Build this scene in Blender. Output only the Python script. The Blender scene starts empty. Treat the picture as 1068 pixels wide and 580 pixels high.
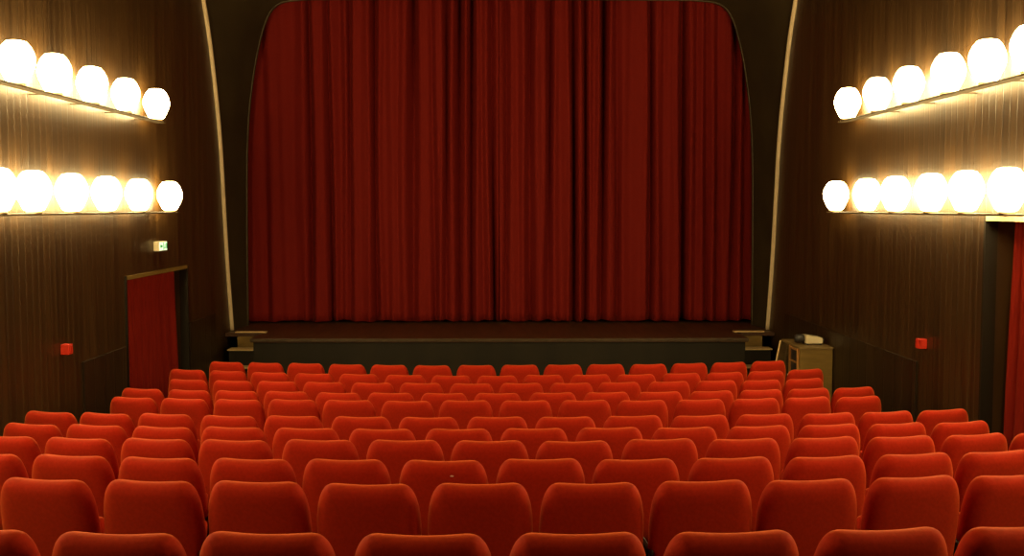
import bpy, bmesh, math, random
from mathutils import Vector, Matrix
random.seed(4)
S = bpy.context.scene
COL = S.collection
PI = math.pi

# ------------------------------------------------------------------ helpers
def link(name, bm, mat=None, parent=None, smooth=False):
    bmesh.ops.recalc_face_normals(bm, faces=bm.faces[:])
    me = bpy.data.meshes.new(name)
    bm.to_mesh(me); bm.free()
    if smooth:
        for p in me.polygons: p.use_smooth = True
    o = bpy.data.objects.new(name, me)
    COL.objects.link(o)
    if mat:
        for m in (mat if isinstance(mat, (list, tuple)) else (mat,)): me.materials.append(m)
    if parent: o.parent = parent
    return o

def thing(name, label, cat, loc=(0, 0, 0), rz=0.0, group=None):
    o = bpy.data.objects.new(name, None)
    COL.objects.link(o)
    o.empty_display_size = .1
    o.location = loc; o.rotation_euler = (0, 0, rz)
    return tag(o, label, cat, group)

def tag(o, label, cat, group=None):
    o['label'] = label; o['category'] = cat
    if group: o['group'] = group
    return o

def struct(name, bm, mat, label=None, parent=None, smooth=False):
    o = link(name, bm, mat, parent, smooth)
    if not parent: o['kind'] = 'structure'
    if label: o['label'] = label
    return o

def box(bm, x0, x1, y0, y1, z0, z1, bev=0.0, seg=2):
    r = bmesh.ops.create_cube(bm, size=1.0)
    vs = r['verts']
    for v in vs:
        v.co = Vector(((x0 + x1) / 2 + v.co.x * (x1 - x0), (y0 + y1) / 2 + v.co.y * (y1 - y0), (z0 + z1) / 2 + v.co.z * (z1 - z0)))
    if bev:
        es = list({e for v in vs for e in v.link_edges})
        bmesh.ops.bevel(bm, geom=es, offset=bev, segments=seg, affect='EDGES', profile=.5)
    return bm

def boxbm(*a, **k): return box(bmesh.new(), *a, **k)

def prism(bm, pts, axis, a, b):
    """extrude a 2-D outline along axis between a and b"""
    def P(p, t):
        if axis == 'x': return Vector((t, p[0], p[1]))
        if axis == 'y': return Vector((p[0], t, p[1]))
        return Vector((p[0], p[1], t))
    A = [bm.verts.new(P(p, a)) for p in pts]
    B = [bm.verts.new(P(p, b)) for p in pts]
    bm.faces.new(A); bm.faces.new(list(reversed(B)))
    n = len(pts)
    for i in range(n):
        bm.faces.new((A[i], B[i], B[(i + 1) % n], A[(i + 1) % n]))
    return bm

def lathe(bm, prof, seg=24, c=(0, 0, 0), phase=0.0):
    rings = []
    for r, z in prof:
        if r < 1e-5: rings.append([bm.verts.new((c[0], c[1], c[2] + z))])
        else: rings.append([bm.verts.new((c[0] + r * math.cos(phase + 2 * PI * i / seg), c[1] + r * math.sin(phase + 2 * PI * i / seg), c[2] + z)) for i in range(seg)])
    for A, B in zip(rings, rings[1:]):
        for i in range(seg):
            j = (i + 1) % seg
            if len(A) == 1 and len(B) == 1: continue
            if len(A) == 1: bm.faces.new((A[0], B[i], B[j]))
            elif len(B) == 1: bm.faces.new((A[i], A[j], B[0]))
            else: bm.faces.new((A[i], A[j], B[j], B[i]))
    return bm

def tube(bm, pts, r, seg=8):
    pts = [Vector(p) for p in pts]; rings = []
    for i, p in enumerate(pts):
        t = (pts[min(i + 1, len(pts) - 1)] - pts[max(i - 1, 0)]).normalized()
        a = t.cross(Vector((0, 1, 0)) if abs(t.y) < .9 else Vector((1, 0, 0))).normalized(); b = t.cross(a)
        rings.append([bm.verts.new(p + a * (r * math.cos(2 * PI * k / seg)) + b * (r * math.sin(2 * PI * k / seg))) for k in range(seg)])
    for A, B in zip(rings, rings[1:]):
        for k in range(seg): bm.faces.new((A[k], A[(k + 1) % seg], B[(k + 1) % seg], B[k]))
    bm.faces.new(rings[0]); bm.faces.new(list(reversed(rings[-1])))
    return bm

def lerp_table(tab, x):
    if x <= tab[0][0]: (a, p), (b, q) = tab[0], tab[1]
    elif x >= tab[-1][0]: (a, p), (b, q) = tab[-2], tab[-1]
    else:
        for (a, p), (b, q) in zip(tab, tab[1:]):
            if a <= x <= b: break
    return p + (q - p) * (x - a) / (b - a)

def smooth_curve(pts, n):
    """Catmull-Rom through tuples"""
    pts = [Vector(p) for p in pts]; out = []
    for i in range(len(pts) - 1):
        p0 = pts[max(i - 1, 0)]; p1 = pts[i]; p2 = pts[i + 1]; p3 = pts[min(i + 2, len(pts) - 1)]
        for k in range(n):
            t = k / n
            out.append(.5 * ((2 * p1) + (p2 - p0) * t + (2 * p0 - 5 * p1 + 4 * p2 - p3) * t * t + (3 * p1 - p0 - 3 * p2 + p3) * t ** 3))
    out.append(pts[-1])
    return out

# ------------------------------------------------------------------ materials
def base_mat(name, col, rough=.6, spec=.5, metal=0.0):
    m = bpy.data.materials.new(name); m.use_nodes = True
    nt = m.node_tree; b = nt.nodes['Principled BSDF']
    b.inputs['Base Color'].default_value = (*col, 1); b.inputs['Roughness'].default_value = rough
    b.inputs['Specular IOR Level'].default_value = spec; b.inputs['Metallic'].default_value = metal
    return m, nt, b

def noise_col(m, nt, b, c0, c1, scale=(8, 8, 8), detail=4.0, lo=.35, hi=.65, bump=0.0, rough=None):
    tc = nt.nodes.new('ShaderNodeTexCoord'); mp = nt.nodes.new('ShaderNodeMapping'); mp.inputs['Scale'].default_value = scale
    no = nt.nodes.new('ShaderNodeTexNoise'); no.inputs['Scale'].default_value = 1.0; no.inputs['Detail'].default_value = detail
    rp = nt.nodes.new('ShaderNodeValToRGB')
    rp.color_ramp.elements[0].position = lo; rp.color_ramp.elements[0].color = (*c0, 1)
    rp.color_ramp.elements[1].position = hi; rp.color_ramp.elements[1].color = (*c1, 1)
    L = nt.links.new
    L(tc.outputs['Object'], mp.inputs['Vector']); L(mp.outputs['Vector'], no.inputs['Vector']); L(no.outputs['Fac'], rp.inputs['Fac'])
    L(rp.outputs['Color'], b.inputs['Base Color'])
    if bump:
        bp = nt.nodes.new('ShaderNodeBump'); bp.inputs['Strength'].default_value = bump; bp.inputs['Distance'].default_value = .01
        L(no.outputs['Fac'], bp.inputs['Height']); L(bp.outputs['Normal'], b.inputs['Normal'])
    return tc, mp, no, rp

def plain(name, c0, c1=None, rough=.6, spec=.4, scale=(9, 9, 9), bump=0.0, metal=0.0):
    m, nt, b = base_mat(name, c0, rough, spec, metal)
    noise_col(m, nt, b, c0, c1 or tuple(c * 1.3 for c in c0), scale, bump=bump)
    return m

def velvet(name, c0, c1, sheen, sheen_tint, rough=.8, scale=(60, 60, 60)):
    m, nt, b = base_mat(name, c0, rough, .12)
    noise_col(m, nt, b, c0, c1, scale, 5, bump=.12)
    b.inputs['Sheen Weight'].default_value = sheen; b.inputs['Sheen Roughness'].default_value = .5
    b.inputs['Sheen Tint'].default_value = (*sheen_tint, 1)
    return m

def panelling(name, c_dark, c_light, rough=.34, board=.14):
    """varnished vertical boards: grooves every `board` metres along y, streaked grain along z"""
    m, nt, b = base_mat(name, c_dark, rough, .45)
    L = nt.links.new; N = nt.nodes.new
    tc, mp, no, rp = noise_col(m, nt, b, c_dark, c_light, (3, 16, .55), 6, .3, .72)
    sx = N('ShaderNodeSeparateXYZ'); L(tc.outputs['Object'], sx.inputs[0])
    d = N('ShaderNodeMath'); d.operation = 'DIVIDE'; d.inputs[1].default_value = board; L(sx.outputs['Y'], d.inputs[0])
    fr = N('ShaderNodeMath'); fr.operation = 'FRACT'; L(d.outputs[0], fr.inputs[0])
    s = N('ShaderNodeMath'); s.operation = 'SUBTRACT'; s.inputs[1].default_value = .5; L(fr.outputs[0], s.inputs[0])
    ab = N('ShaderNodeMath'); ab.operation = 'ABSOLUTE'; L(s.outputs[0], ab.inputs[0])
    gr = N('ShaderNodeMapRange'); gr.inputs[1].default_value = .44; gr.inputs[2].default_value = .49; gr.inputs[3].default_value = 1; gr.inputs[4].default_value = 0
    L(ab.outputs[0], gr.inputs[0])
    # each board its own tone
    fl = N('ShaderNodeMath'); fl.operation = 'FLOOR'; L(d.outputs[0], fl.inputs[0])
    wn = N('ShaderNodeTexWhiteNoise'); wn.noise_dimensions = '1D'; L(fl.outputs[0], wn.inputs['W'])
    tone = N('ShaderNodeMapRange'); tone.inputs[3].default_value = .8; tone.inputs[4].default_value = 1.15; L(wn.outputs['Value'], tone.inputs[0])
    mix = N('ShaderNodeMix'); mix.data_type = 'RGBA'; mix.blend_type = 'MULTIPLY'; mix.inputs['Factor'].default_value = 1
    L(rp.outputs['Color'], mix.inputs['A']); L(tone.outputs[0], mix.inputs['B']); L(mix.outputs['Result'], b.inputs['Base Color'])
    add = N('ShaderNodeMath'); add.operation = 'MULTIPLY_ADD'; add.inputs[1].default_value = .25; L(no.outputs['Fac'], add.inputs[0]); L(gr.outputs[0], add.inputs[2])
    bp = N('ShaderNodeBump'); bp.inputs['Strength'].default_value = .35; bp.inputs['Distance'].default_value = .012
    L(add.outputs[0], bp.inputs['Height']); L(bp.outputs['Normal'], b.inputs['Normal'])
    rr = N('ShaderNodeMapRange'); rr.inputs[3].default_value = rough - .08; rr.inputs[4].default_value = rough + .2; L(no.outputs['Fac'], rr.inputs[0]); L(rr.outputs[0], b.inputs['Roughness'])
    return m

def emit(name, col, strength):
    m = bpy.data.materials.new(name); m.use_nodes = True; nt = m.node_tree
    nt.nodes.remove(nt.nodes['Principled BSDF'])
    e = nt.nodes.new('ShaderNodeEmission'); e.inputs[0].default_value = (*col, 1); e.inputs[1].default_value = strength
    nt.links.new(e.outputs[0], nt.nodes['Material Output'].inputs['Surface'])
    return m

M = dict(
    wall=panelling('varnished_brown_boards', (.029, .0145, .004), (.074, .038, .0098)),
    dado=panelling('dark_wainscot_boards', (.021, .0105, .0032), (.048, .025, .0068), .4, .3),
    reveal=plain('dark_olive_plaster', (.038, .025, .010), (.05, .034, .013), .75, .2, (1.5, 1.5, 1.5)),
    ceiling=plain('dark_brown_ceiling', (.06, .04, .02), (.075, .05, .025), .85, .2, (1, 1, 1)),
    floor=plain('dark_carpet', (.02, .010, .006), (.035, .016, .009), .95, .1, (40, 40, 40), .2),
    black=plain('black_paint', (.012, .009, .006), (.018, .013, .009), .8, .2),
    stage=plain('stage_boards', (.055, .022, .009), (.085, .036, .014), .45, .4, (14, 1.2, 4)),
    apron=plain('dark_apron_panel', (.011, .0075, .0028), (.016, .011, .004), .6, .3, (3, 3, 1)),
    tan=plain('pale_wood_edge', (.70, .48, .22), (.80, .56, .28), .5, .4, (20, 20, 3)),
    olive=plain('olive_brown_wood', (.20, .125, .027), (.25, .155, .036), .55, .35, (4, 4, 18)),
    brass=plain('dim_brass_moulding', (.07, .05, .025), (.1, .07, .03), .5, .4),
    cream=plain('cream_painted_trim', (.74, .58, .36), (.80, .64, .42), .5, .4),
    seat=velvet('red_seat_velvet', (.41, .015, .004), (.48, .019, .005), .68, (1.0, .26, .06)),
    curtain=velvet('dark_red_curtain_velvet', (.180, .0095, .006), (.195, .0105, .0065), .05, (1.0, .2, .1), scale=(30, 30, 30)),
    doorcurtain=velvet('red_door_curtain_cloth', (.23, .011, .005), (.28, .015, .006), .12, (1.0, .2, .08), scale=(20, 20, 2)),
    dark=plain('dark_seat_frame', (.02, .014, .010), (.03, .02, .014), .5, .4),
    red=plain('red_plastic', (.75, .03, .01), (.85, .05, .02), .4, .5),
    white=plain('cream_white_plastic', (.88, .78, .52), (.92, .82, .58), .4, .5),
    grey=plain('dark_grey_plastic', (.03, .025, .025), (.045, .04, .04), .4, .5),
    rail=plain('orange_brown_wood', (.45, .20, .05), (.55, .27, .08), .5, .4, (20, 20, 3)),
    pale=plain('pale_speck', (.8, .6, .45), (.8, .6, .45), .8, .2),
    lamp=emit('glowing_opal_glass', (1.0, .73, .31), 41.0),
    sign=emit('lit_sign_face', (.78, 1.0, .55), 1.6),
    signgreen=emit('lit_sign_green', (.05, .32, .06), 1.0),
)

# ------------------------------------------------------------------ layout numbers
WALL, CEIL = 4.65, 7.2
ROWS = [  # distance of the row middle, height of the back tops there, bearings of the seats round the arc
    (3.628, 1.759, [-0.1283, -0.0913, -0.0553, -0.0184, 0.0183, 0.055, 0.0919, 0.1283]),
    (5.058, 1.561, [-0.1534, -0.1165, -0.0803, -0.0435, -0.0067, 0.03, 0.0666, 0.1029, 0.1402, 0.1766]),
    (5.843, 1.487, [-0.2047, -0.1675, -0.1313, -0.0945, -0.0584, -0.0216, 0.0152, 0.0515, 0.0885, 0.1256, 0.1626, 0.1987]),
    (6.637, 1.419, [-0.2246, -0.1875, -0.1508, -0.1152, -0.0777, -0.041, -0.0047, 0.0316, 0.0688, 0.1054, 0.1422, 0.1785, 0.2161, 0.2521]),
    (7.479, 1.321, [-0.2393, -0.2028, -0.1668, -0.1307, -0.0943, -0.057, -0.0202, 0.0161, 0.0526, 0.0895, 0.1264, 0.1635, 0.2004, 0.2369]),
    (8.349, 1.231, [-0.2574, -0.2219, -0.1855, -0.1484, -0.1125, -0.0751, -0.0386, -0.0018, 0.0349, 0.0717, 0.1084, 0.145, 0.182, 0.2184, 0.2548]),
    (9.713, 1.110, [-0.2405, -0.2039, -0.1672, -0.1311, -0.0952, -0.0582, -0.0217, 0.0156, 0.0526, 0.0888, 0.1263, 0.163, 0.1988, 0.2356]),
    (10.621, 1.020, [-0.2567, -0.2203, -0.1842, -0.1482, -0.1114, -0.075, -0.0385, -0.0021, 0.0357, 0.0726, 0.1095, 0.1464, 0.1826, 0.2193, 0.2551]),
    (11.526, 0.970, [-0.2407, -0.2038, -0.1679, -0.1317, -0.0949, -0.0589, -0.0214, 0.0153, 0.0523, 0.0883, 0.126, 0.1629, 0.199, 0.2349]),
    (12.328, 0.931, [-0.2590, -0.223, -0.1865, -0.1494, -0.1127, -0.0754, -0.0389, -0.0025, 0.0338, 0.0712, 0.1078, 0.1450, 0.1814, 0.2173, 0.253]),
    (13.198, 0.922, [-0.2404, -0.2041, -0.1677, -0.131, -0.0946, -0.0577, -0.0206, 0.0162, 0.053, 0.0892, 0.1262, 0.1626, 0.1987, 0.2357]),
]
ARC, BACK_TOP = 15.0, .88
RAKE = [(-4.0, 1.80)] + [(r, z - BACK_TOP) for r, z, _ in ROWS] + [(14.4, .0), (21.0, .0)]
def floor_z(y): return lerp_table(RAKE, y)

# ------------------------------------------------------------------ setting: floor, walls, ceiling
bm = bmesh.new()
prev = None
ys = sorted({round(y, 3) for y, _ in RAKE} | {-4 + .5 * k for k in range(51)})
for y in ys:
    row = [bm.verts.new((x, y, floor_z(y))) for x in (-5.0, -2.5, 0, 2.5, 5.0)]
    low = [bm.verts.new((x, y, floor_z(y) - .25)) for x in (-5.0, 5.0)]
    if prev:
        for i in range(4): bm.faces.new((prev[0][i], prev[0][i + 1], row[i + 1], row[i]))
        bm.faces.new((prev[1][0], prev[1][1], low[1], low[0]))
    prev = (row, low)
struct('floor', bm, M['floor'], 'dark carpeted floor sloping down towards the stage')

# side walls end towards the stage in a curved edge that leans back over the hall
TRIM = smooth_curve([(18.15, .80), (17.92, 1.87), (17.76, 2.85), (17.62, 3.8), (17.45, 4.5), (17.1, 5.47), (16.74, 6.15), (16.45, 6.5), (15.7, 7.2)], 6)
def trim_z(y):
    for p, q in zip(TRIM, TRIM[1:]):
        if q.x <= y <= p.x: return p.y + (q.y - p.y) * (p.x - y) / (p.x - q.x)
    return CEIL if y < 15.7 else .6
def side_wall(sgn, door, name, label):
    d0, d1, ztop = door
    cut = sorted({y for y in ys if y < 18.9} | {d0, d1, 15.7, 18.9} | {round(p.x, 4) for p in TRIM})
    bm = bmesh.new(); xi, xo = sgn * WALL, sgn * (WALL + .3); cache = {}
    def V(x, y, z):
        k = (round(x, 4), round(y, 4), round(z, 4))
        if k not in cache: cache[k] = bm.verts.new(k)
        return cache[k]
    def top(y, side):
        if y > 18.15 or (y > 18.149 and side > 0): return .6
        return trim_z(y) if y > 15.7 else CEIL
    def quad(*p):
        vs = [V(*q) for q in p]
        if len(set(vs)) >= 3:
            u = []
            for v in vs:
                if v not in u: u.append(v)
            bm.faces.new(u)
    def bot(y, inside): return ztop if inside else floor_z(y) - .2
    for a, b in zip(cut, cut[1:]):
        ins = a >= d0 - 1e-6 and b <= d1 + 1e-6
        za, zb, ta, tb = bot(a, ins), bot(b, ins), top(a, 1), top(b, -1)
        if a >= 18.149: ta = tb = .6
        for x in (xi, xo): quad((x, a, za), (x, b, zb), (x, b, tb), (x, a, ta))
        quad((xi, a, ta), (xi, b, tb), (xo, b, tb), (xo, a, ta)); quad((xi, a, za), (xi, b, zb), (xo, b, zb), (xo, a, za))
    for d in (d0, d1):
        quad((xi, d, floor_z(d) - .2), (xi, d, ztop), (xo, d, ztop), (xo, d, floor_z(d) - .2))
    return struct(name, bm, M['wall'], label)
DOOR_L, DOOR_R = (13.1, 15.62, 2.02), (7.6, 10.03, 2.79)
side_wall(-1, DOOR_L, 'wall_left', 'brown varnished board wall on the left')
side_wall(1, DOOR_R, 'wall_right', 'brown varnished board wall on the right')
struct('wall_back', boxbm(-5, 5, -4.2, -4, 1.5, 7.2), M['wall'])
struct('wall_front', boxbm(-5.2, 5.2, 20.6, 20.8, -.2, 7.6), M['black'])
struct('ceiling', boxbm(-5, 5, -4.2, 15.75, 7.2, 7.35), M['ceiling'])
# stage mouth: dark splay from the wall edges to the rounded inner opening
INNER = smooth_curve([(4.53, .80), (4.52, 2.3), (4.50, 3.67), (4.45, 4.55), (4.35, 5.3), (4.24, 5.82), (4.12, 6.2), (3.98, 6.42), (3.78, 6.52), (3.4, 6.56)], 5)
INNER_Y = 18.85
half = [(p.x, p.y) for p in INNER] + [(2.4, 6.565), (1.2, 6.57), (0, 6.57)]
n_side = len(INNER)
def outer_pt(i):
    if i < n_side:
        t = i / (n_side - 1) * (len(TRIM) - 1); k = min(int(t), len(TRIM) - 2); p = TRIM[k].lerp(TRIM[k + 1], t - k)
        return (WALL, p.x, p.y)
    return (WALL * (1 - (i - n_side + 1) / (len(half) - n_side)), 15.7, 7.2)
bm = bmesh.new(); ro = []; ri = []; rb = []
seq = [(1, i) for i in range(len(half))] + [(-1, i) for i in range(len(half) - 2, -1, -1)]
for s, i in seq:
    o_ = outer_pt(i)
    ro.append(bm.verts.new((s * o_[0], o_[1], o_[2]))); ri.append(bm.verts.new((s * half[i][0], INNER_Y, half[i][1])))
    rb.append(bm.verts.new((s * half[i][0], INNER_Y + .1, half[i][1])))
for k in range(len(seq) - 1):
    bm.faces.new((ro[k], ro[k + 1], ri[k + 1], ri[k])); bm.faces.new((ri[k], ri[k + 1], rb[k + 1], rb[k]))
struct('wall_stage_mouth', bm, M['reveal'], 'dark rounded splay of the stage opening', smooth=True)
# trims
for s, n in ((-1, 'trim_1'), (1, 'trim_2')):
    struct(n, tube(bmesh.new(), [(s * (WALL - .012), p.x, p.y) for p in TRIM], .042, 10), M['cream'],
           'pale curved trim edging the %s wall beside the stage' % ('left' if s < 0 else 'right'), smooth=True)
struct('trim_3', tube(bmesh.new(), [(s * half[i][0], INNER_Y - .005, half[i][1]) for s, i in seq], .014, 8), M['brass'],
       'thin dull moulding round the curtained stage opening', smooth=True)

# wainscot below the wall boards
def dado(name, sgn, d0, d1):
    bm = bmesh.new(); n = 8
    pts = [(d0 + (d1 - d0) * k / n, floor_z(d0 + (d1 - d0) * k / n) - .05) for k in range(n + 1)]
    prism(bm, pts + [(d1, 1.19), (d0, 1.19)], 'x', sgn * (WALL - .022), sgn * (WALL + .01))
    return struct(name, bm, M['dado'])
dado('trim_4', -1, 11.68, 13.02); dado('trim_5', -1, 15.70, 17.1); dado('trim_6', 1, 11.62, 17.1)

# ------------------------------------------------------------------ doorways with curtains
def folds_cloth(name, x0, x1, z0, z1, grooves, depth, parent=None, mat=None, nz=20, per=14, seed=0, wander=.02, hem=.0, thick=.012):
    """hanging cloth in the xz plane facing -y; rounded bulges between the listed grooves"""
    rnd = random.Random(seed); gs = [x0] + sorted(grooves) + [x1]
    amp = [min(depth, .8 * (b - a)) * rnd.uniform(.65, 1.05) for a, b in zip(gs, gs[1:])]
    ph = [rnd.uniform(0, 6.28) for _ in gs]; cols = []
    for i, (a, b) in enumerate(zip(gs, gs[1:])):
        for k in range(per): cols.append((i, k / per))
    cols.append((len(gs) - 2, 1.0))
    bm = bmesh.new(); G = []
    for j in range(nz + 1):
        t = j / nz; z = z0 + (z1 - z0) * t; row = []
        for i, u in cols:
            a = gs[i] + (0 if i == 0 else wander * math.sin(ph[i] + 2.1 * t)); b = gs[i + 1] + (0 if i + 1 == len(gs) - 1 else wander * math.sin(ph[i + 1] + 2.1 * t))
            w = amp[i] * (.78 + .3 * (1 - t) + .12 * math.sin(ph[i] + 3 * t))
            y = -w * (max(math.sin(PI * u), 0) ** .62) + .012 * math.sin(9 * u * PI + ph[i]) * math.sin(PI * u)
            zz = z + (hem * .5 * (1 + math.sin(PI * u)) * (1 - t) ** 6 * -1)
            row.append(bm.verts.new((a + (b - a) * u, y, zz)))
        G.append(row)
    for A, B in zip(G, G[1:]):
        for k in range(len(cols) - 1): bm.faces.new((A[k], A[k + 1], B[k + 1], B[k]))
    r = bmesh.ops.extrude_face_region(bm, geom=bm.faces[:])
    for v in [g for g in r['geom'] if isinstance(g, bmesh.types.BMVert)]: v.co.y += thick
    return link(name, bm, mat, parent, True)

def doorway(sgn, door, num, depth, label, clabel, bow):
    d0, d1, zt = door; fz = floor_z((d0 + d1) / 2); X = WALL
    # frame: jambs and head standing proud of the boards
    bm = bmesh.new(); w, p = .035, .02
    xa, xb = sgn * (X - p), sgn * (X + .10)
    lo, hi = min(xa, xb), max(xa, xb)
    box(bm, lo, hi, d0 - w, d0 + .002, floor_z(d0) - .05, zt + w); box(bm, lo, hi, d1 - .002, d1 + w, floor_z(d1) - .05, zt + w)
    fr = struct('door_%d' % num, bm, M['apron'], label)
    hd = link('door_head', boxbm(lo, hi, d0 + .002, d1 - .002, zt - .012, zt + w), M['olive'] if sgn < 0 else M['tan'], fr)
    # dark leaf behind the curtain
    link('door_leaf', boxbm(min(sgn * (X + .42), sgn * (X + .46)), max(sgn * (X + .42), sgn * (X + .46)), d0 - .05, d1 + .05, fz - .4, zt + .05), M['black'], fr)
    L = d1 - d0 - .03
    rnd = random.Random(num * 7); g = []; x = 0
    while x < L - .16:
        x += rnd.uniform(.13, .30); g.append(x)
    c = folds_cloth('door_curtain', 0, L, min(floor_z(d0), floor_z(d1)) + .08 if sgn < 0 else floor_z(d0) + .06, zt - .005, g[:-1], .13, None, M['doorcurtain'], 10, 14, num, .012)
    c.rotation_euler = (0, 0, -sgn * PI / 2)
    c.location = (sgn * (X + depth), d1 - .015 if sgn > 0 else d0 + .015, 0)
    if sgn > 0: pass
    tag(c, clabel, 'curtain', 'curtains hanging in the side doorways')
doorway(-1, DOOR_L, 1, .22, 'dark framed doorway in the left wall', 'dark red curtain filling the doorway in the left wall', 0)
doorway(1, DOOR_R, 2, .325, 'dark framed doorway in the right wall', 'bright red curtain hanging in the doorway in the right wall', 0)

# ------------------------------------------------------------------ stage
t = thing('stage', 'low dark stage with brown boarded floor below the red curtain', 'stage', (0, 16.92, 0))
def P(o): o.location = -Vector(t.location); return o
bm = bmesh.new()
prism(bm, [(-4.02, 16.90), (4.0, 16.90), (4.0, 17.72), (4.64, 17.72), (4.64, 20.5), (-4.64, 20.5), (-4.64, 17.72), (-4.02, 17.72)], 'z', .74, .80)
P(link('stage_floor', bm, M['stage'], t))
P(link('front_panel', boxbm(-3.98, 3.96, 16.94, 17.0, 0, .74), M['apron'], t))
bm = bmesh.new(); P(link('side_panel', box(bm, -4.0, -3.94, 17.0, 17.76, 0, .74), M['apron'], t)); P(link('side_panel', boxbm(3.92, 3.98, 17.0, 17.76, 0, .74), M['apron'], t))
P(link('nosing', boxbm(-4.03, 4.01, 16.885, 16.905, .755, .803, bev=.004), plain('worn_stage_edge', (.05, .03, .013), (.075, .045, .02), .45, .4, (9, 9, 9)), t))

def stage_steps(sgn, label):
    t = thing('stage_steps', label, 'steps', (sgn * 4.32, 17.3, 0), 0, 'steps at the two ends of the stage')
    def Q(o): o.location = -Vector(t.location); return o
    def X(a, b): return (min(sgn * a, sgn * b), max(sgn * a, sgn * b))
    for (d, z, a, b) in ((17.72, .79, 3.95, 4.47), (17.46, .555, 4.02, 4.54), (17.2, .29, 4.02, 4.54)):
        top = z > .7
        Q(link('riser', boxbm(*X(4.02 if top else a, 4.44 if top else 4.52), d + .02, d + .05, z - .25 if z > .3 else 0.0, z - .02), M['olive'] if top else M['apron'], t))
        zt = z + .03 if top else z
        Q(link('tread', boxbm(*X(a, b), d - .02, d + .26 if not top else d + .1, z + .012 if top else z - .022, zt, bev=.004), M['tan'], t))
    return t
stage_steps(-1, 'three pale edged wooden steps at the left end of the stage')
stage_steps(1, 'three pale edged wooden steps at the right end of the stage')

# ------------------------------------------------------------------ stage curtain, two halves
K = 19.25 / 1100
# creases: place across the curtain (same scale as the photo), depth, half width
CREASES = [(276, .05, 4), (291, .04, 4), (307, .06, 5), (322, .15, 3.2), (343, .17, 2.6), (354, .05, 4), (364, .12, 2.6), (377, .06, 4), (391, .26, 2.8), (403, .06, 4), (415, .07, 3.5),
           (430, .25, 4.2), (451, .10, 3), (464, .16, 2.6), (478, .26, 3.0), (491, .28, 2.8), (502, .07, 3), (513, .24, 2.6),
           (526, .10, 2.6), (538, .05, 4), (552, .30, 4.0), (571, .17, 3.0), (583, .05, 4), (596, .24, 2.8), (608, .18, 2.4), (618, .06, 3), (627, .30, 3.2), (642, .10, 3), (657, .05, 4), (676, .18, 2.8),
           (691, .09, 3), (711, .28, 3.2), (724, .05, 3), (735, .10, 3), (747, .09, 3), (764, .15, 3.0), (776, .10, 3)]
def stage_cloth(name, x0, x1, seed, y_back):
    rnd = random.Random(seed); cr = [((p - 521.0) * K, d, w * K, rnd.uniform(0, 6.28), rnd.uniform(.5, 1.2)) for p, d, w in CREASES]
    nx, nz = 560, 36; bm = bmesh.new(); G = []
    ripple = [(rnd.uniform(2.5, 9), rnd.uniform(0, 6.28), rnd.uniform(.008, .018)) for _ in range(6)]
    for j in range(nz + 1):
        t = j / nz; z = .835 + 6.1 * t; row = []
        for i in range(nx + 1):
            x = x0 + (x1 - x0) * i / nx; y = 0
            for f_, p_, a_ in ripple: y += a_ * math.sin(f_ * x + p_ + .6 * math.sin(2 * t + p_))
            for c, d, w, ph, v in cr:
                u = (x - c - .022 * math.sin(ph + 2.6 * t) - .02 * v * (1 - t)) / (w * (.85 + .3 * math.sin(ph * 2 + 3 * t) ** 2))
                if abs(u) < 3.2:
                    y += 1.3 * d * (.75 + .3 * math.sin(ph + 2.2 * t)) * math.exp(-u * u) - .10 * d * (math.exp(-(u - 2) ** 2) + math.exp(-(u + 2) ** 2))
            hemz = .012 * math.sin(7 * x + seed) + .008 * math.sin(17 * x)
            row.append(bm.verts.new((x, y, z + hemz * (1 - t) ** 8)))
        G.append(row)
    for A, B in zip(G, G[1:]):
        for k in range(nx): bm.faces.new((A[k], A[k + 1], B[k + 1], B[k]))
    r = bmesh.ops.extrude_face_region(bm, geom=bm.faces[:])
    for v in [g for g in r['geom'] if isinstance(g, bmesh.types.BMVert)]: v.co.y += .012
    o = link(name, bm, M['curtain'], None, True); o.location = (0, y_back, 0)
    return o
tag(stage_cloth('stage_curtain', -4.62, -.035, 3, 19.24), 'left half of the tall dark red stage curtain', 'curtain', 'halves of the stage curtain')
tag(stage_cloth('stage_curtain', -.033, 4.62, 8, 19.24), 'right half of the tall dark red stage curtain', 'curtain', 'halves of the stage curtain')

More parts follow.
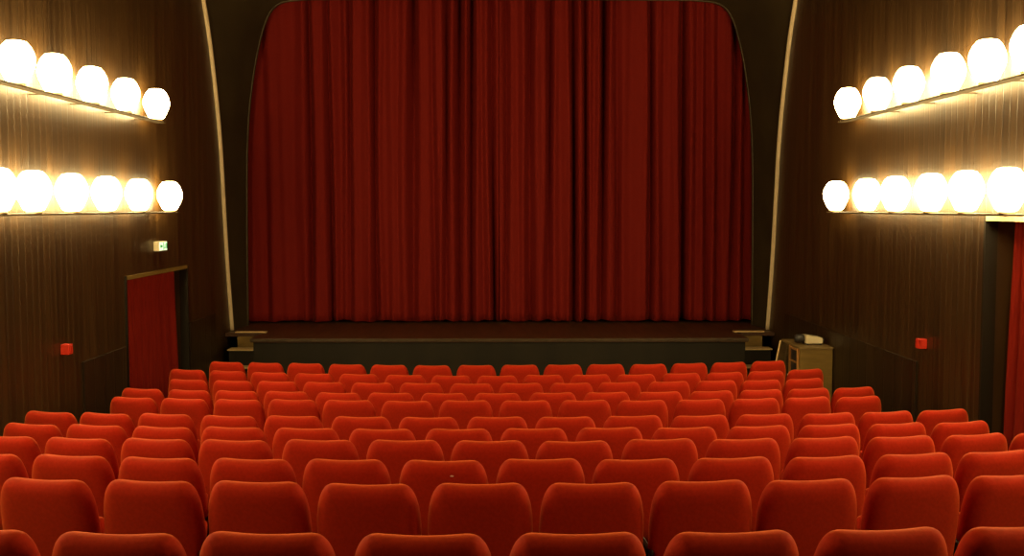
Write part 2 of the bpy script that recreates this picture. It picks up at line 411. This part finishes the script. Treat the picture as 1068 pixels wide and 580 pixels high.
# ------------------------------------------------------------------ theatre seats
def outline():
    h = [(.0, .165), (.006, .19), (.016, .205), (.038, .222), (.065, .2345), (.11, .247), (.17, .255), (.24, .258), (.34, .257), (.44, .252), (.47, .245), (.485, .23), (.49, .20)]
    R_ = [(x, BACK_TOP - d) for d, x in h]
    top = [(x, BACK_TOP + .001 - .007 * (1 - (x / .165) ** 2)) for x in (.12, .07, .02)]
    half_ = list(reversed(top)) + R_                         # from the top middle down the right side
    bot = [(.1, BACK_TOP - .49)]
    half_ += bot
    return half_ + [(-x, z) for x, z in reversed(half_)]
OUT = outline()
def back_mesh():
    bm = bmesh.new(); n = len(OUT); cz = BACK_TOP - .25
    nor = []
    for i in range(n):
        a = Vector(OUT[i - 1]); b = Vector(OUT[(i + 1) % n]); tt = (b - a).normalized(); nor.append(Vector((-tt.y, tt.x)))
    # outward check
    if nor[len(OUT) // 4].dot(Vector(OUT[len(OUT) // 4]) - Vector((0, cz))) > 0: nor = [-v for v in nor]
    def ring(inset, y, sc=1.0):
        vs = []
        for i in range(n):
            p = Vector(OUT[i]) + nor[i] * inset
            x = p.x * sc; z = cz + (p.y - cz) * sc
            u = x / .258
            vs.append(bm.verts.new((x, y + .022 * u * u, z)))
        return vs
    prof = [(-.003, .0), (.002, .022), (.012, .040), (.028, .054), (.050, .063), (.075, .067)]
    SC = (.92, .84, .75, .66, .57, .48, .39, .3, .2, .1, .03)
    front = [ring(i_, y) for i_, y in prof] + [ring(.075, .068, s) for s in SC]
    back = [front[0]] + [ring(i_, -y) for i_, y in prof[1:]] + [ring(.075, -.068, s) for s in SC]
    for R_ in (front, back):
        for A, B in zip(R_, R_[1:]):
            for i in range(n): bm.faces.new((A[i], A[(i + 1) % n], B[(i + 1) % n], B[i]))
        bm.faces.new(R_[-1])
    # recline: the top leans towards the audience behind
    a = math.radians(9)
    for v in bm.verts:
        z = v.co.z - BACK_TOP; v.co.y += -z * math.tan(a)
    return bm

seat = thing('theatre_seat', 'x', 'seat', (0, 0, 0), 0, 'rows of red theatre seats')
bk = link('backrest', back_mesh(), M['seat'], seat, True)
rm = bk.modifiers.new('even', 'REMESH'); rm.mode = 'VOXEL'; rm.voxel_size = .0085; rm.use_smooth_shade = True
sm = bk.modifiers.new('relax', 'SMOOTH'); sm.factor = .5; sm.iterations = 6
me = bpy.data.meshes.new_from_object(bk.evaluated_get(bpy.context.evaluated_depsgraph_get()))
bk.modifiers.clear(); bk.data = me; me.name = 'backrest'
for p in me.polygons: p.use_smooth = True
if not me.materials: me.materials.append(M['seat'])
bm = boxbm(-.20, .20, .0, .29, -.045, .045, bev=.035, seg=3)
bm.transform(Matrix.Translation((0, .15, .35)) @ Matrix.Rotation(math.radians(74), 4, 'X'))
link('seat_cushion', bm, M['seat'], seat, True)
for s in (-1, 1):
    bm = boxbm(s * .25 - .009, s * .25 + .009, .02, .30, .50, .53, bev=.008)
    link('armrest', bm, M['dark'], seat)
    bm = boxbm(s * .25 - .010, s * .25 + .010, .10, .22, .0, .52)
    link('leg', bm, M['dark'], seat)
seat_kids = list(seat.children)
ORD = ['zeroth', 'first', 'second', 'third', 'fourth', 'fifth', 'sixth', 'seventh', 'eighth', 'ninth', 'tenth', 'eleventh', 'twelfth', 'thirteenth', 'fourteenth', 'fifteenth']
first = True
for k, (rho, zt, ths) in enumerate(ROWS):
    fromstage = len(ROWS) - k
    rowname = 'front row nearest the stage' if fromstage == 1 else ('nearest row' if k == 0 else '%s row from the stage' % ORD[fromstage])
    n = len(ths)
    for i, th in enumerate(ths):
        x = ARC * math.sin(th); y = rho + ARC * (1 - math.cos(th))
        if first: o, kids, first = seat, None, False
        else:
            o = seat.copy(); COL.objects.link(o)
            for ch in seat_kids:
                c = ch.copy(); COL.objects.link(c); c.parent = o
        jit = random.Random(k * 40 + i)
        o.location = (x, y, floor_z(y) + jit.uniform(-.004, .004)); o.rotation_euler = (math.radians(jit.uniform(-.6, .6)), 0, th + math.radians(jit.uniform(-1, 1)))
        if i == 0: pos = 'leftmost'
        elif i == n - 1: pos = 'rightmost'
        elif i < n / 2: pos = '%s from the left' % ORD[i + 1]
        else: pos = '%s from the right' % ORD[n - i]
        o['label'] = 'red velvet theatre seat, %s in the %s' % (pos, rowname)
        if k == 2 and i == 5:
            o['label'] = 'red velvet theatre seat with a small pale speck on its back'
            b = bmesh.new(); bmesh.ops.create_icosphere(b, subdivisions=2, radius=.007)
            for v in b.verts: v.co = Vector((v.co.x * 1.5 + .055, v.co.y * .35 - .0615, v.co.z * .6 + BACK_TOP - .072))
            link('speck', b, M['pale'], o, True)['label'] = 'small pale speck of lint'

# ------------------------------------------------------------------ globe lamps on their ledges
def ledge(sgn, z, d1, label):
    t = thing('lamp_rail', label, 'lamp rail', (sgn * WALL, d1, z), 0, 'lamp rails along the side walls')
    a, b = sorted((-sgn * .255, -sgn * .145))
    link('rail', boxbm(a, b, -3.5 - d1, 0, -.022, 0, bev=.004), M['brass'], t)
    a, b = sorted((sgn * .006, -sgn * .16)); br = None
    y = -.45
    while d1 + y > 2.0:
        if br is None: br = link('bracket', boxbm(a, b, -.006, .006, -.016, -.004), M['brass'], t); o = br
        else: o = br.copy(); COL.objects.link(o)
        o.location = (0, y, 0); y -= 1.0
    return t
ZU, ZL = 4.03, 2.85
ledge(-1, ZU, 14.0, 'upper narrow rail carrying the globe lamps along the left wall')
ledge(1, ZU, 13.8, 'upper narrow rail carrying the globe lamps along the right wall')
ledge(-1, ZL, 14.5, 'lower narrow rail carrying the globe lamps along the left wall')
ledge(1, ZL, 14.2, 'lower narrow rail carrying the globe lamps along the right wall')
lamp0 = thing('globe_lamp', 'x', 'lamp')
prof = [(0, .028), (.085, .028), (.10, .045), (.150, .15), (.163, .20), (.165, .24), (.155, .29), (.125, .355), (.09, .395), (.05, .405), (0, .407)]
link('globe', lathe(bmesh.new(), prof, 20), M['lamp'], lamp0, True)
link('base', lathe(bmesh.new(), [(0, 0), (.07, 0), (.075, .01), (.07, .03), (0, .03)], 20), M['cream'], lamp0, True)
lamp_kids = list(lamp0.children)
RUNS = [  # last list of each run: unseen lamps added to light the nearest seats
    (-1, ZU, 'upper left', [13.81, 12.69, 11.66, 10.69, 9.86], [8.95, 8.0, 7.05, 6.1, 5.15, 4.2, 3.25, 2.3]),
    (1, ZU, 'upper right', [13.59, 12.52, 11.56, 10.54, 9.70, 8.91], [8.0, 7.05, 6.1, 5.15, 4.2, 3.25, 2.3]),
    (-1, ZL, 'lower left', [14.28, 13.07, 12.0, 11.03, 10.13, 9.42], [8.45, 7.5, 6.55, 5.6, 4.65, 3.7, 2.75]),
    (1, ZL, 'lower right', [13.98, 12.8, 11.87, 10.89, 10.06, 9.24], [8.3, 7.35, 6.4, 5.45, 4.5, 3.55, 2.6]),
]
first = True
for sgn, z, nm, seen, unseen_added in RUNS:
    for i, d in enumerate(seen + unseen_added):
        if first: o, first = lamp0, False
        else:
            o = lamp0.copy(); COL.objects.link(o)
            for ch in lamp_kids:
                c = ch.copy(); COL.objects.link(c); c.parent = o
        o.location = (sgn * 4.45, d, z)
        pos = 'nearest the stage' if i == 0 else '%s from the stage' % ORD[i + 1]
        o['label'] = 'glowing white globe lamp on the %s wall rail, %s' % (nm, pos)
        o['group'] = 'globe lamps on the %s rail' % nm

# ------------------------------------------------------------------ small wall fittings
for sgn, d, z, side in ((-1, 11.17, 1.405, 'left'), (1, 11.42, 1.42, 'right')):
    t = thing('fire_call_point', 'small red square fire call box on the %s wall' % side, 'call point', (sgn * WALL, d, z), 0, 'fire call boxes on the side walls')
    a, b = sorted((0, -sgn * .092))
    link('housing', boxbm(a, b, -.05, .05, -.055, .055, bev=.008), M['red'], t)
    a, b = sorted((-sgn * .088, -sgn * .098))
    link('front_plate', boxbm(a, b, -.036, .036, -.038, .038, bev=.003), M['red'], t)
t = thing('exit_sign', 'small lit green and white exit sign above the left doorway', 'exit sign', (-WALL, 14.35, 2.385))
link('housing', boxbm(0, .075, -.17, .17, -.064, .064, bev=.006), M['white'], t)
link('sign_face', boxbm(.074, .079, -.16, .16, -.055, .055), M['sign'], t)
bm = bmesh.new()   # running figure, doorway and arrow
def yz(pts, x0=.078, x1=.0815): prism(bm, [(a * .8, b * .8) for a, b in pts], 'x', x0, x1)
yz([(-.012, -.062), (.012, -.062), (.012, .062), (-.012, .062)])
yz([(.145, -.05), (.19, -.05), (.19, .05), (.145, .05)])
yz([(.05, .012), (.085, .03), (.11, .012), (.10, -.002), (.085, .012), (.06, -.004)]); yz([(.085, .034), (.10, .034), (.10, .05), (.085, .05)])
yz([(.06, -.004), (.085, .0), (.11, -.03), (.10, -.05), (.085, -.025), (.045, -.05), (.035, -.04)])
yz([(-.17, 0), (-.12, .045), (-.12, .018), (-.05, .018), (-.05, -.018), (-.12, -.018), (-.12, -.045)])
link('pictogram', bm, M['signgreen'], t)

# ------------------------------------------------------------------ cabinet in the right corner with the projector on it
CX0, CX1, CY0, CY1, CZ = 4.16, 4.615, 14.5, 15.42, .97
t = thing('equipment_cabinet', 'olive brown wooden cabinet standing in the right corner by the stage', 'cabinet', (4.38, 14.95, 0))
def Q(o): o.location = -Vector(t.location); return o
Q(link('body', boxbm(CX0, CX1, CY0, CY1, 0, CZ - .03, bev=.006), M['olive'], t))
Q(link('top', boxbm(CX0 - .015, CX1 + .008, CY0 - .015, CY1 + .015, CZ - .03, CZ, bev=.006), plain('cabinet_top_wood', (.20, .13, .045), (.26, .17, .06), .45, .4, (4, 18, 4)), t))
bm = prism(bmesh.new(), [(CX0, .94), (4.135, .94), (3.95, 0), (CX0, 0)], 'y', 15.05, 15.40)
Q(link('side_panel', bm, plain('dark_olive_wood', (.07, .045, .015), (.10, .065, .022), .6, .3, (4, 4, 18)), t))
bm = tube(bmesh.new(), [(4.125, 15.405, .955), (3.945, 15.405, .0)], .012, 8)
Q(link('edge_strip', bm, M['tan'], t, True))
for y in (14.56, 14.95): Q(link('rack_rail', boxbm(CX0 - .03, CX0, y - .018, y + .018, .48, .945, bev=.003), M['rail'], t))
for z in (.92, .74): Q(link('rack_rung', boxbm(CX0 - .026, CX0, 14.578, 14.932, z - .012, z + .012), M['rail'], t))
Q(link('rack_recess', boxbm(CX0 - .008, CX0, 14.578, 14.932, .50, .93), M['grey'], t))
Q(link('rack_shelf', boxbm(CX0 - .05, CX0, 14.545, 14.965, .46, .53, bev=.004), M['white'], t))
t = thing('projector', 'cream projector with a dark lens end lying on the cabinet', 'projector', (4.38, 14.85, CZ))
bm = bmesh.new()
prism(bm, [(-.07, .02), (.165, .02), (.17, .09), (.16, .10), (-.06, .135), (-.07, .128)], 'y', -.12, .12)
bmesh.ops.bevel(bm, geom=bm.edges[:], offset=.01, segments=2, affect='EDGES')
link('body', bm, M['white'], t)
bm = lathe(bmesh.new(), [(0, 0), (.055, 0), (.062, .02), (.062, .10), (.05, .13), (0, .13)], 20)
bm.transform(Matrix.Translation((-.07, 0, .08)) @ Matrix.Rotation(-PI / 2, 4, 'Y'))
link('lens', bm, M['grey'], t, True)
bm = lathe(bmesh.new(), [(0, 0), (.028, 0), (.028, .035), (0, .035)], 16); bm.transform(Matrix.Translation((.168, -.04, .06)) @ Matrix.Rotation(PI / 2, 4, 'Y'))
link('socket', bm, M['grey'], t, True)
for x in (-.05, .14):
    for y in (-.09, .09): link('foot', boxbm(x - .014, x + .014, y - .014, y + .014, 0, .024), M['grey'], t)

# ------------------------------------------------------------------ world, camera, view
w = bpy.data.worlds.new('dim_hall'); S.world = w; w.use_nodes = True
w.node_tree.nodes['Background'].inputs[0].default_value = (1, .7, .4, 1); w.node_tree.nodes['Background'].inputs[1].default_value = .0
cd = bpy.data.cameras.new('camera'); cam = bpy.data.objects.new('camera', cd); COL.objects.link(cam)
cam.location = (0, 0, 2.9); cd.sensor_width = 36; cd.lens = 36 * 1100 / 1068; cd.clip_start = .05
cam.rotation_euler = (PI / 2 - math.atan(73 / 1100), 0, -math.atan(12 / 1100))
S.camera = cam
S.view_settings.view_transform = 'Standard'; S.view_settings.look = 'None'; S.view_settings.gamma = 1; S.view_settings.use_curve_mapping = False
S.view_settings.exposure = 0.0
S.cycles.use_denoising = True
